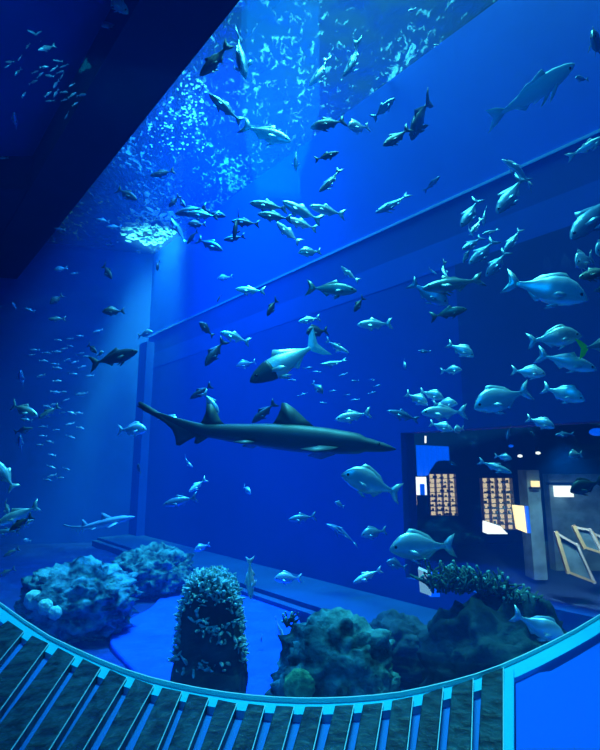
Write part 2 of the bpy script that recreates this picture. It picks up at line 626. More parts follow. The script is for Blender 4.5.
def slab(mb, x0, y0, x1, y1, Y, dep=0.05):
    """an upright block whose front spans the given outline at distance Y"""
    a, b = at(x0, y0, Y), at(x1, y1, Y)
    mb.box(((a.x + b.x) / 2, Y + dep / 2, (a.z + b.z) / 2), abs(b.x - a.x), dep, abs(a.z - b.z))


mb = MB()
mb.box((3.6, 12.5, 1.5), 12, 0.2, 6)
mb.build('wall_hall', M_HALL, kind='structure')
mb = MB()
mb.prism([tuple(WP(s, 0, -0.3))[:2] for s in (-6, 8)] + [(9.6, 12.4), (9.6, 1.0)], -0.3, -0.2)
mb.build('floor_shop', M_HALL, kind='structure')
mb = MB()
mb.prism([tuple(WP(s, 0, -0.26))[:2] for s in (-6, 8)] + [(9.6, 12.4), (9.6, 1.0)], 3.0, 3.2)
mb.build('ceiling_shop', M_HALL, kind='structure')


def cabinet(name, x0, y0, x1, y1, Y, ncol, nrow, label):
    c = at((x0 + x1) / 2, y1, Y)
    r = empty(name, c, label=label, cat='display cabinet', group='warm lit display cabinets')
    a, b = at(x0, y0, Y), at(x1, y1, Y)
    mb = MB()
    slab(mb, x0, y0, x1, y1, Y + 0.12, 0.02)
    adopt(mb.build('lit_back', M_WARM), r)
    w, h = abs(b.x - a.x), abs(a.z - b.z)
    for i in range(ncol + 1):
        mb = MB()
        mb.box((a.x + w * i / ncol, Y + 0.05, (a.z + b.z) / 2), 0.012, 0.1, h)
        adopt(mb.build('divider', M_BROWN), r)
    for j in range(nrow + 1):
        mb = MB()
        mb.box((a.x + w / 2, Y + 0.06, b.z + h * j / nrow), w, 0.1, 0.006)
        o = adopt(mb.build('shelf', M_PALEW), r)
        if j < nrow:
            for q in range(ncol * 3):
                mb = MB()
                hh = random.uniform(0.2, 0.55) * h / nrow
                mb.box((a.x + w * (q + 0.5) / (ncol * 3), Y + 0.06, b.z + h * j / nrow + 0.006 + hh / 2), w / ncol / 3 * 0.6, 0.05, hh)
                if random.random() < 0.42:
                    adopt(mb.build('goods', M_PALEW), r)
    return r


cabinet('display_cabinet', 429, 474, 458, 516, 8.0, 4, 9, 'warm lit shelf cabinet below the blue arch, left of the two')
cabinet('display_cabinet', 482, 478, 516, 530, 7.4, 4, 10, 'warm lit shelf cabinet beside the cream poster, right of the two')
# blue arch drape
a, b = at(416, 445, 6.9), at(450, 476, 6.9)
mb = MB()
w, h = b.x - a.x, a.z - b.z
ox = []
for k in range(13):
    u = k / 12
    zb = b.z if u < 0.32 else b.z + h * (0.5 * math.sin(min(1, (u - 0.32) / 0.4) * math.pi / 2))
    ox.append((a.x + w * u, zb))
vv = []
for k, (x, zb) in enumerate(ox):
    yy = 6.9 + (0.012 if k % 2 else -0.012)
    vv += [(x, yy, zb), (x, yy, a.z - 0.02 * (k / 12)), (x, yy + 0.03, zb), (x, yy + 0.03, a.z - 0.02 * (k / 12))]
ff = []
for k in range(12):
    p = 4 * k
    ff += [(p, p + 4, p + 5, p + 1), (p + 2, p + 3, p + 7, p + 6), (p + 1, p + 5, p + 7, p + 3), (p, p + 2, p + 6, p + 4)]
ff += [(0, 1, 3, 2), (48, 50, 51, 49)]
mb.add(vv, ff)
mb.build('arch_drape', M_BLUELIT, label='blue lit pleated drape with an arched lower edge beyond the far window', cat='drape')
r = empty('lit_sign', at(421, 505, 6.8), label='narrow white lit sign with a dark blue mark under the blue drape', cat='sign')
mb = MB()
slab(mb, 416, 477, 427, 495, 6.8)
adopt(mb.build('sign_face', M_WHITE), r)
mb = MB()
slab(mb, 420, 484, 425, 495, 6.77, 0.02)
adopt(mb.build('dark_mark', M_BLUELIT), r)
mb = MB()
slab(mb, 413, 491, 417, 505, 6.78)
adopt(mb.build('lower_panel', M_CREAM), r)
mb = MB()
p, q = at(425.5, 436, 6.6), at(425.5, 443, 6.6)
mb.tube([p, q], 0.012)
mb.build('tube_lamp', M_WHITE, label='tiny upright white tube lamp above the blue drape', cat='lamp')
r = empty('lit_poster', at(520, 532, 7.0), label='cream lit poster panel with a blue side edge right of the cabinet', cat='poster')
mb = MB()
a, b, c, e = at(513, 505, 7.0), at(524, 506, 7.0), at(527, 533, 7.0), at(517, 529, 7.0)
vv = [a, b, c, e] + [p + Vector((0, .04, 0)) for p in (a, b, c, e)]
mb.add(vv, [(3, 2, 1, 0), (4, 5, 6, 7), (0, 1, 5, 4), (1, 2, 6, 5), (2, 3, 7, 6), (3, 0, 4, 7)])
adopt(mb.build('poster_face', M_CREAM), r)
mb = MB()
mb.tube([b + Vector((.03, 0, 0)), c + Vector((.03, 0, 0))], 0.025)
adopt(mb.build('blue_edge', M_BLUELIT), r)
mb = MB()
a, b, c, e = at(488, 522, 6.9), at(500, 526, 6.9), at(508, 534, 6.9), at(488, 534, 6.9)
vv = [a, b, c, e] + [p + Vector((0, .2, 0)) for p in (a, b, c, e)]
mb.add(vv, [(3, 2, 1, 0), (4, 5, 6, 7), (0, 1, 5, 4), (1, 2, 6, 5), (2, 3, 7, 6), (3, 0, 4, 7)])
mb.build('lit_plinth', M_WHITE, label='low white lit wedge plinth under the right warm cabinet', cat='plinth')
mb = MB()
slab(mb, 526, 470, 548, 580, 7.6, 0.3)
mb.build('pillar_hall', M_PALEW, kind='structure')
mb = MB()
slab(mb, 548, 474, 680, 575, 8.6, 0.2)
mb.build('wall_shop', M_PALEW, kind='structure')
r = empty('wall_lamp', at(536, 488, 7.45), label='small warm wall lamp on the pillar beyond the far window', cat='lamp')
mb = MB()
slab(mb, 533, 481, 540, 487, 7.48, 0.08)
adopt(mb.build('lamp_glass', M_CREAM), r)
mb = MB()
slab(mb, 532, 487, 541, 489, 7.46, 0.1)
adopt(mb.build('lamp_bracket', M_DARKM), r)
r = empty('lit_sign', at(565, 497, 8.4), label='bright white lit box sign on the pale shop wall', cat='sign')
mb = MB()
slab(mb, 556, 486, 574, 497, 8.42, 0.1)
adopt(mb.build('sign_face', M_WHITE), r)
mb = MB()
slab(mb, 550, 482.5, 576, 485, 8.4, 0.14)
adopt(mb.build('sign_hood', M_DARKM), r)
for k, (pts, lab) in enumerate([
        ([(556, 533), (577, 545), (594, 582), (568, 572)], 'lowest, leaning over the shop floor'),
        ([(574, 527), (590, 530), (602, 553), (584, 547)], 'middle, just above the lowest frame'),
        ([(592, 533), (612, 542), (624, 566), (603, 556)], 'cut off by the edge of the picture')]):
    Yk = 6.5 + 0.18 * k
    P4 = [at(x, y, Yk) for x, y in pts]
    r = empty('angled_frame', P4[3], label='pale gold angled display frame, ' + lab, cat='frame', group='angled display frames')
    for q in range(4):
        mb = MB()
        a, b = P4[q], P4[(q + 1) % 4]
        d_ = (b - a).normalized() * 0.02
        mb.tube([a - d_, b + d_], 0.03 if q == 3 else 0.02, 4)
        adopt(mb.build('rail', M_GOLD if q in (3, 2) else M_WHITEP), r)
    mb = MB()
    vv = [p + Vector((0, .02, 0)) for p in P4] + [p + Vector((0, .035, 0)) for p in P4]
    mb.add(vv, [(3, 2, 1, 0), (4, 5, 6, 7), (0, 1, 5, 4), (1, 2, 6, 5), (2, 3, 7, 6), (3, 0, 4, 7)])
    adopt(mb.build('inner_panel', M_PALEW), r)
for x, y, lab in [(520, 456, 'small white ceiling spot, middle of three beyond the far window'), (538, 453, 'small white ceiling spot, right of three beyond the far window'),
                  (511, 446, 'small bluish ceiling spot, left of three beyond the far window')]:
    c = at(x, y, 6.9)
    r = empty('ceiling_spot', c, label=lab, cat='lamp', group='ceiling spots in the shop hall')
    mb = MB()
    mb.ball(c, 0.035, 0.035, 0.02)
    adopt(mb.build('lamp_glass', M_WHITE if x > 515 else M_BLUELIT), r)
    mb = MB()
    mb.tube([c + Vector((0, .02, .015)), c + Vector((0, .02, .08))], 0.025)
    adopt(mb.build('lamp_housing', M_DARKM), r)
c = at(597, 432, 6.4)
mb = MB()
mb.ball(c, 0.09, 0.09, 0.05, 12, 8)
mb.build('blue_lamp', M_BLUELIT, label='round blue lamp at the edge above the shop hall', cat='lamp')
light('shop_lamp', 'SPOT', at(560, 446, 5.9), at(588, 545, 6.7), 160, (0.55, 0.85, 1.0), 0.1, None, 95, 0.8)


# ------------------------------------------------------------------ rocks and reef
import bmesh


def rock(name, x0, y0, x1, y1, Y, m, label, seed=0, squash=0.75, amp=0.22, ridge=0.0, sq=2.0, taper=0.0, fr=2.2, sub=5, zb=-0.15):
    a, b = at(x0, y0, Y), at(x1, y1, Y)
    cx = (a.x + b.x) / 2
    hw = abs(b.x - a.x) / 2
    zt = a.z
    h = zt - zb
    bm = bmesh.new()
    bmesh.ops.create_icosphere(bm, subdivisions=sub, radius=1)
    for v in bm.verts:
        p = v.co.copy()
        e = (abs(p.x) ** sq + abs(p.y) ** sq + abs(p.z) ** sq) ** (-1 / sq)
        q = p * e
        k = Vector((seed * 7.3, seed * 3.1, seed))
        f = amp * noise.fractal(p * fr + k, 0.9, 2.0, 6)
        if ridge:
            f += ridge * (abs(noise.noise(Vector((p.x * 5, p.y * 5, p.z * 13 + p.x * 3)) + k)) - 0.2) + ridge * 0.2 * noise.noise(p * 14 + k)
        q = q * (1 + f)
        zz = (q.z + 1) / 2
        s_ = 1 - taper * max(0, zz)
        v.co = Vector((cx + q.x * hw * s_, Y + q.y * hw * squash * s_, zb + h * zz))
    me = bpy.data.meshes.new(name)
    bm.to_mesh(me)
    bm.free()
    me.materials.append(m)
    me.shade_smooth()
    # origin at base
    o = bpy.data.objects.new(name, me)
    COL.objects.link(o)
    tag(o, label=label, cat='rock')
    return o


def surf_pts(o, cnt, cond):
    fs_ = [f for f in o.data.polygons if cond(f.center, f.normal)]
    random.shuffle(fs_)
    return [(f.center.copy(), f.normal.copy()) for f in fs_[:cnt]]


rk1 = rock('reef_rock', 26, 562, 134, 640, 5.1, M_ROCKT, 'broad teal reef rock with ridged weathered face near the left rim', 1, 0.7, 0.16, 0.3)
rk2 = rock('reef_rock', 116, 546, 188, 620, 6.6, M_ROCKT, 'dim blue rounded rock further back, behind the ridged left rock', 2, 0.8, 0.22, 0.3)
pil = rock('rock_pillar', 173, 576, 249, 692, 3.5, M_ROCKD, 'tall dark rock pillar crusted with coral on its flat top', 3, 0.75, 0.10, 0.08, sq=4.5, taper=0.40, fr=2.5)
mb = MB()
for c, nn in surf_pts(pil, 900, lambda c, nn: nn.y < 0.6 and (c.z > 0.64 or (c.z > 0.25 and random.random() < 0.5 and noise.noise(c * 6) > 0.02) or (c.z > .3 and abs(nn.x) > .7 and random.random() < .5))):
    p = c - nn * .01
    d_ = (nn + Vector((random.uniform(-.8, .8), random.uniform(-.8, .8), random.uniform(-.3, .9)))).normalized()
    pts = [p]
    for k in range(3):
        d_ = (d_ + Vector((random.uniform(-.7, .7), random.uniform(-.7, .7), random.uniform(-.6, .7)))).normalized()
        pts.append(pts[-1] + d_ * random.uniform(.012, .026))
    r_ = random.uniform(.004, .010)
    mb.tube(pts, [r_ * .8, r_, r_ * 1.25, r_ * .7], 6)
o = mb.build('coral_crust', M_CORAL, pil, kind='stuff', label='pale crusty coral growth on the pillar')
rk3 = rock('reef_rock', 277, 617, 398, 700, 3.3, M_ROCKT, 'large overhanging teal rock with a green coral patch by the rim', 4, 0.7, 0.24, 0.2)
rk5 = rock('reef_rock', 352, 616, 446, 690, 4.1, M_ROCKD, 'dark low rock between the teal overhang and the weedy rock', 6, 0.6, 0.25, 0.2)
rk4 = rock('reef_rock', 416, 597, 585, 705, 3.1, M_ROCKD, 'big dark rock at the right with weeds on top', 5, 0.5, 0.22, 0.15, zb=-0.2)


def coral(x, y, Y, r, m, label, flat=0.6, name='coral_head'):
    c = at(x, y, Y)
    bm = bmesh.new()
    bmesh.ops.create_icosphere(bm, subdivisions=4, radius=1)
    for v in bm.verts:
        f = 0.12 * noise.noise(v.co * 2.5 + c * 3) + 0.10 * abs(noise.noise(v.co * 8 + c))
        v.co = c + Vector((v.co.x * r, v.co.y * r * flat, v.co.z * r)) * (1 + f)
    me = bpy.data.meshes.new(name)
    bm.to_mesh(me)
    bm.free()
    me.materials.append(m)
    me.shade_smooth()
    o = bpy.data.objects.new(name, me)
    COL.objects.link(o)
    return tag(o, label=label, cat='coral', group='coral heads')


def front(o, x, y):
    d = ray(x, y)
    bpy.context.view_layer.update()
    ok, loc, nn, i = o.ray_cast(EYE, d.normalized())
    return loc.y if ok else None


coral(34, 600, 4.75, 0.085, M_PALEC, 'round pale green coral head, leftmost in front of the ridged rock', 0.7)
coral(45, 607, 4.65, 0.065, M_PALEC, 'pale green coral head, middle of three by the left rim', 0.7)
coral(55, 613, 4.55, 0.055, M_PALEC, 'small pale green coral head, right of three by the left rim', 0.7)
coral(299, 686, (front(rk3, 299, 686) or 2.8) - 0.03, 0.085, M_GREENC, 'green rounded coral patch low on the teal overhanging rock', 0.5)


def weed(x, y, Y, n_, spread, hgt, label, m=M_WEED):
    c = at(x, y, Y)
    mb, tips = MB(), MB()
    for k in range(n_):
        b = c + Vector((random.uniform(-spread, spread), random.uniform(-spread * .6, spread * .6), random.uniform(-.03, .02)))
        d = Vector((random.uniform(-.7, .7), random.uniform(-.5, .5), 1)).normalized()
        pts = [b]
        for j in range(5):
            d = (d + Vector((random.uniform(-.6, .6), random.uniform(-.6, .6), random.uniform(-.35, .3)))).normalized()
            pts.append(pts[-1] + d * hgt / 5 * random.uniform(.7, 1.2))
        mb.tube(pts, [.008, .008, .007, .006, .005, .005], 5)
        if k % 3 == 0:
            tips.ball(pts[-1], .009, .009, .009, 6, 5)
    wo_ = mb.build('sea_weed', m, smooth=True, label=label, cat='sea weed', group='weeds on the right rock')
    tips.build('pale_tips', M_PALEC, wo_, smooth=True, kind='stuff')


weed(444, 588, 3.15, 55, .08, .15, 'curly dark weed clump, leftmost on top of the big dark rock')
weed(468, 588, 3.15, 60, .09, .14, 'curly dark weed clump, second from left on the big dark rock')
weed(494, 592, 3.15, 60, .08, .12, 'curly dark weed clump, third from left on the big dark rock')
weed(520, 606, 3.1, 55, .08, .11, 'curly dark weed clump, rightmost on the big dark rock near the rim')
weed(290, 622, 3.35, 16, .04, .07, 'small weed tuft on top of the teal overhanging rock')
r = empty('reflection_panel', at(424, 594, 4.3), label='pale glowing panel modelled for a reflection behind the weedy rock', cat='reflection panel')
mb = MB()
a, b, c, e = at(418, 569, 4.3), at(427, 573, 4.3), at(431, 596, 4.3), at(420, 592, 4.3)
vv = [a, b, c, e] + [p + Vector((0.03, .1, 0)) for p in (a, b, c, e)]
mb.add(vv, [(3, 2, 1, 0), (4, 5, 6, 7), (0, 1, 5, 4), (1, 2, 6, 5), (2, 3, 7, 6), (3, 0, 4, 7)])
adopt(mb.build('panel_face', mat('reflection_glow', (.5, .6, .6), .5, emit=(.3, .7, 1), estr=.45)), r)  # a reflection modelled as a solid panel with its own glow
mb = MB()
slab(mb, 429, 573, 440, 597, 4.42, 0.04)
adopt(mb.build('panel_side', M_BLUELIT), r)

# ------------------------------------------------------------------ fish
M_EYE = mat('fish_eye', (0.01, 0.012, 0.015), 0.15)
M_EYER = mat('fish_eye_ring', (0.6, 0.75, 0.75), 0.3)


def fmat(name, back, belly, split=0.02, rough=0.36, metal=0.45):
    m = bpy.data.materials.new(name)
    m.use_nodes = True
    n = m.node_tree.nodes
    l = m.node_tree.links
    b = n['Principled BSDF']
    b.inputs['Roughness'].default_value = rough
    b.inputs['Metallic'].default_value = metal
    tc = n.new('ShaderNodeTexCoord')
    sx = n.new('ShaderNodeSeparateXYZ')
    l.new(tc.outputs['Object'], sx.inputs[0])
    tx = n.new('ShaderNodeTexNoise')
    tx.inputs['Scale'].default_value = 14
    tx.inputs['Detail'].default_value = 4
    l.new(tc.outputs['Object'], tx.inputs['Vector'])
    ma = n.new('ShaderNodeMath')
    ma.operation = 'MULTIPLY_ADD'
    ma.inputs[1].default_value = 0.08
    l.new(tx.outputs['Fac'], ma.inputs[0])
    l.new(sx.outputs['Z'], ma.inputs[2])
    rp = n.new('ShaderNodeValToRGB')
    mr = n.new('ShaderNodeMapRange')
    mr.inputs['From Min'].default_value = split - 0.05
    mr.inputs['From Max'].default_value = split + 0.13
    l.new(ma.outputs[0], mr.inputs['Value'])
    rp.color_ramp.elements[0].color = (*belly, 1)
    rp.color_ramp.elements[1].color = (*back, 1)
    l.new(mr.outputs[0], rp.inputs['Fac'])
    l.new(rp.outputs['Color'], b.inputs['Base Color'])
    return m


TONE = {
    's': fmat('silver_skin', (0.85, 0.92, 0.88), (0.75, 0.8, 0.8)),
    'w': fmat('bright_skin', (0.85, 0.9, 0.85), (0.8, 0.85, 0.85)),
    'g': fmat('grey_skin', (0.20, 0.25, 0.25), (0.32, 0.37, 0.38)),
    'd': fmat('dark_skin', (0.035, 0.045, 0.05), (0.07, 0.085, 0.09), rough=0.5, metal=0.0),
    'b': fmat('blue_skin', (0.14, 0.27, 0.42), (0.2, 0.35, 0.5)),
    'p': fmat('pale_skin', (0.32, 0.5, 0.58), (0.4, 0.55, 0.62)),
    'o': fmat('golden_skin', (0.62, 0.55, 0.38), (0.12, 0.11, 0.10)),
}
TONE['f'] = fmat('luminous_pale_skin', (0.55, 0.9, 0.92), (0.5, 0.85, 0.9), rough=0.7, metal=0.0)
M_GREENT = mat('green_tail_skin', (0.5, 1.0, 0.05), 0.7)
M_SHARK = fmat('shark_skin', (0.045, 0.055, 0.065), (0.12, 0.15, 0.17), split=-0.025, rough=0.5, metal=0.0)
M_SHARKP = fmat('pale_shark_skin', (0.30, 0.42, 0.5), (0.5, 0.6, 0.65), split=-0.02, rough=0.5, metal=0.0)
PROF = {
    'bream': ([(0, 0.004), (.03, .05), (.09, .118), (.18, .19), (.3, .228), (.43, .212), (.58, .14), (.70, .07), (.78, .042), (.84, .036)],
              [(0, 0.004), (.03, .036), (.09, .075), (.2, .13), (.34, .165), (.48, .16), (.6, .11), (.70, .058), (.78, .036), (.84, .032)], .42, .17),
    'jack': ([(0, .004), (.04, .045), (.12, .088), (.25, .128), (.4, .135), (.55, .105), (.68, .058), (.78, .028), (.84, .022)],
             [(0, .004), (.04, .04), (.12, .078), (.25, .115), (.4, .128), (.55, .1), (.68, .054), (.78, .026), (.84, .02)], .55, .17),
    'slim': ([(0, .004), (.04, .035), (.12, .068), (.25, .098), (.4, .108), (.55, .09), (.68, .056), (.78, .028), (.84, .022)],
             [(0, .004), (.04, .034), (.12, .066), (.25, .096), (.4, .105), (.55, .085), (.68, .05), (.78, .026), (.84, .02)], .72, .12),
}


def prof(tab, u):
    for (a, x), (b, y) in zip(tab, tab[1:]):
        if u <= b:
            t = (u - a) / (b - a)
            t = t * t * (3 - 2 * t) * 0.4 + t * 0.6
            return x + (y - x) * t
    return tab[-1][1]


def lens(mb, pts, ctr, th, ax):
    """closed thin solid from an outline, thickest at ctr"""
    n_ = len(pts)
    a = Vector(ctr) + Vector(ax) * th
    b = Vector(ctr) - Vector(ax) * th
    ax = Vector(ax)
    v1 = [Vector(p) + ax * th * 0.25 for p in pts]
    v2 = [Vector(p) - ax * th * 0.25 for p in pts]
    vv = v1 + v2 + [a, b]
    ff = []
    for i in range(n_):
        j = (i + 1) % n_
        ff += [(i, j, 2 * n_), (n_ + j, n_ + i, 2 * n_ + 1), (j, i, n_ + i, n_ + j)]
    mb.add(vv, ff)


def fish_mesh(sp, bend, m, lod, notail=False, pec=True):
    top, bot, wf, th_ = PROF[sp]
    mb = MB()
    nr, ns = (26, 14) if lod > 1 else (18, 10) if lod == 1 else (10, 7)
    rings = []
    for i in range(nr + 1):
        u = (i / nr) ** 1.25 * 0.84
        t, b = prof(top, u), prof(bot, u)
        w = wf * (t + b) / 2 * (1.0 if u < .45 else 1 - 0.55 * min(1, (u - .45) / .35))
        for k in range(ns):
            a = 2 * math.pi * k / ns
            c, s_ = math.cos(a), math.sin(a)
            z = s_ * (t if s_ > 0 else b)
            rings.append((0.5 - u, w * c * (abs(c) ** 0.15 if c else 1), z))
    ff = [(i * ns + k, (i + 1) * ns + k, (i + 1) * ns + (k + 1) % ns, i * ns + (k + 1) % ns) for i in range(nr) for k in range(ns)]
    ff += [tuple(range(ns)), tuple(range(nr * ns, (nr + 1) * ns))[::-1]]
    mb.add(rings, ff)
    Y_ = (0, 1, 0)
    if not notail:
        tail_fin(mb, th_)
    # dorsal
    us = [.26, .32, .4, .5, .6, .69]
    hs = [.0, .045, .05, .042, .04, .0]
    if sp == 'slim':
        us, hs = [.34, .38, .44, .5, .56, .66], [0, .06, .045, .02, .03, 0]
    elif sp == 'jack':
        us, hs = [.36, .43, .5, .57, .64, .75], [0, .075, .05, .035, .025, 0]
    up = [(0.5 - u, 0, prof(top, u) + h) for u, h in zip(us, hs)]
    dn = [(0.5 - u, 0, prof(top, u) - .025) for u in us[::-1]]
    c = (0.5 - us[2], 0, prof(top, us[2]) - .01)
    lens(mb, up + dn, c, .008, Y_)
    us = [.52, .57, .63, .7]
    hs = [0, .055, .03, 0]
    dn = [(0.5 - u, 0, -prof(bot, u) - h) for u, h in zip(us, hs)]
    up = [(0.5 - u, 0, -prof(bot, u) + .02) for u in us[::-1]]
    lens(mb, dn + up, (0.5 - .58, 0, -prof(bot, .58)), .008, Y_)
    if lod > 0 and pec:
        wid = wf * (prof(top, .25) + prof(bot, .25)) / 2
        for sd in (-1, 1):
            r0 = Vector((0.5 - .26, sd * wid * .9, -.02))
            d = Vector((-.80, sd * .42, -.38)).normalized()
            e = Vector((-.25, 0, .6)).normalized()
            L = .20
            pts = [r0 - e * .018, r0 + e * .02, r0 + d * L * .6 + e * .04, r0 + d * L, r0 + d * L * .55 - e * .03]
            lens(mb, pts, r0 + d * L * .4, .007, d.cross(e))
            r0 = Vector((0.5 - .33, sd * .02, -prof(bot, .33) * .93))
            d = Vector((-.8, sd * .25, -.55)).normalized()
            e = Vector((1, 0, -.4)).normalized()
            pts = [r0 + e * .025, r0 + d * .1 + e * .01, r0 + d * .13 - e * .015, r0 - e * .03]
            lens(mb, pts, r0 + d * .05, .006, d.cross(e))
    bendit(mb, bend)
    return mb.mesh('fish_body', m, smooth=True)


def tail_fin(mb, th_):
    pts = [(-.31, 0, .032), (-.40, 0, th_ * .72), (-.5, 0, th_), (-.465, 0, th_ * .55), (-.43, 0, 0), (-.465, 0, -th_ * .55), (-.5, 0, -th_), (-.40, 0, -th_ * .72), (-.31, 0, -.032)]
    lens(mb, pts, (-.37, 0, 0), .009, (0, 1, 0))


def bendit(mb, bend):
    if bend:
        o_ = []
        for x, y, z in mb.v:
            s_ = 0.5 - x
            o_.append((x, y + bend * (s_ * s_ - 0.35 * s_), z))
        mb.v = o_


CACHE = {}
KN = {'bream': 'sea_bream', 'jack': 'jack_fish', 'slim': 'slender_fish'}
GN = {'bream': 'deep bodied sea breams', 'jack': 'jacks swimming in the tank', 'slim': 'slender fish swimming in the tank'}


def wall_Y(px):
    if px < 150:
        return 9.6
    return (P0.x + 0.85 * P0.y) / ((px - 300) / F + 0.85)


def frame_of(h, t, roll):
    X = (h - t)
    L = X.length
    X = X / L
    upv = Vector((0, 0, 1)) if abs(X.z) < 0.85 else Vector((0, -1, 0.2))
    Yv = upv.cross(X).normalized()
    Zv = X.cross(Yv)
    R = Matrix((X, Yv, Zv)).transposed() @ Matrix.Rotation(math.radians(roll), 3, 'X')
    return R, L


def put_fish(sp, hx, hy, tx, ty, Y, dd, tone, bend, roll, label, notail=False, group=None):
    cx = (hx + tx) / 2
    Y = min(Y, wall_Y(cx) - 0.35)
    h, t = at(hx, hy, Y), at(tx, ty, Y)
    L0 = (h - t).length
    h = at(hx, hy, max(Y - dd * L0 / 2, 1.95))
    t = at(tx, ty, min(Y + dd * L0 / 2, wall_Y(tx) - 0.15))
    R, L = frame_of(h, t, roll)
    pxl = math.hypot(hx - tx, hy - ty)
    lod = 2 if pxl > 34 else 1 if pxl > 13 or abs(dd) > 1 else 0
    key = (sp, round(bend, 2), tone, lod, notail)
    if key not in CACHE:
        CACHE[key] = fish_mesh(sp, bend, TONE[tone], lod, notail)
    o = bpy.data.objects.new(KN[sp], CACHE[key])
    COL.objects.link(o)
    o.matrix_world = Matrix.Translation((h + t) / 2) @ R.to_4x4() @ Matrix.Scale(L, 4)
    tag(o, label=label, cat='fish', group=group or GN[sp])
    if lod > 0:
        top, bot, wf, _ = PROF[sp]
        u = .095
        r_ = .021 if sp != 'slim' else .016
        wid = wf * (prof(top, u) + prof(bot, u)) / 2
        for sd in (-1, 1):
            k2 = ('eye', sp, sd, round(bend, 2))
            if k2 not in CACHE:
                mb = MB()
                mb.ball((0.5 - u, sd * wid * .86, prof(top, u) * .30), r_, r_ * .7, r_, 10, 8)
                bendit(mb, bend)
                CACHE[k2] = mb.mesh('eye', M_EYE, smooth=True)
            e = bpy.data.objects.new('eye', CACHE[k2])
            COL.objects.link(e)
            e.parent = o
    return o


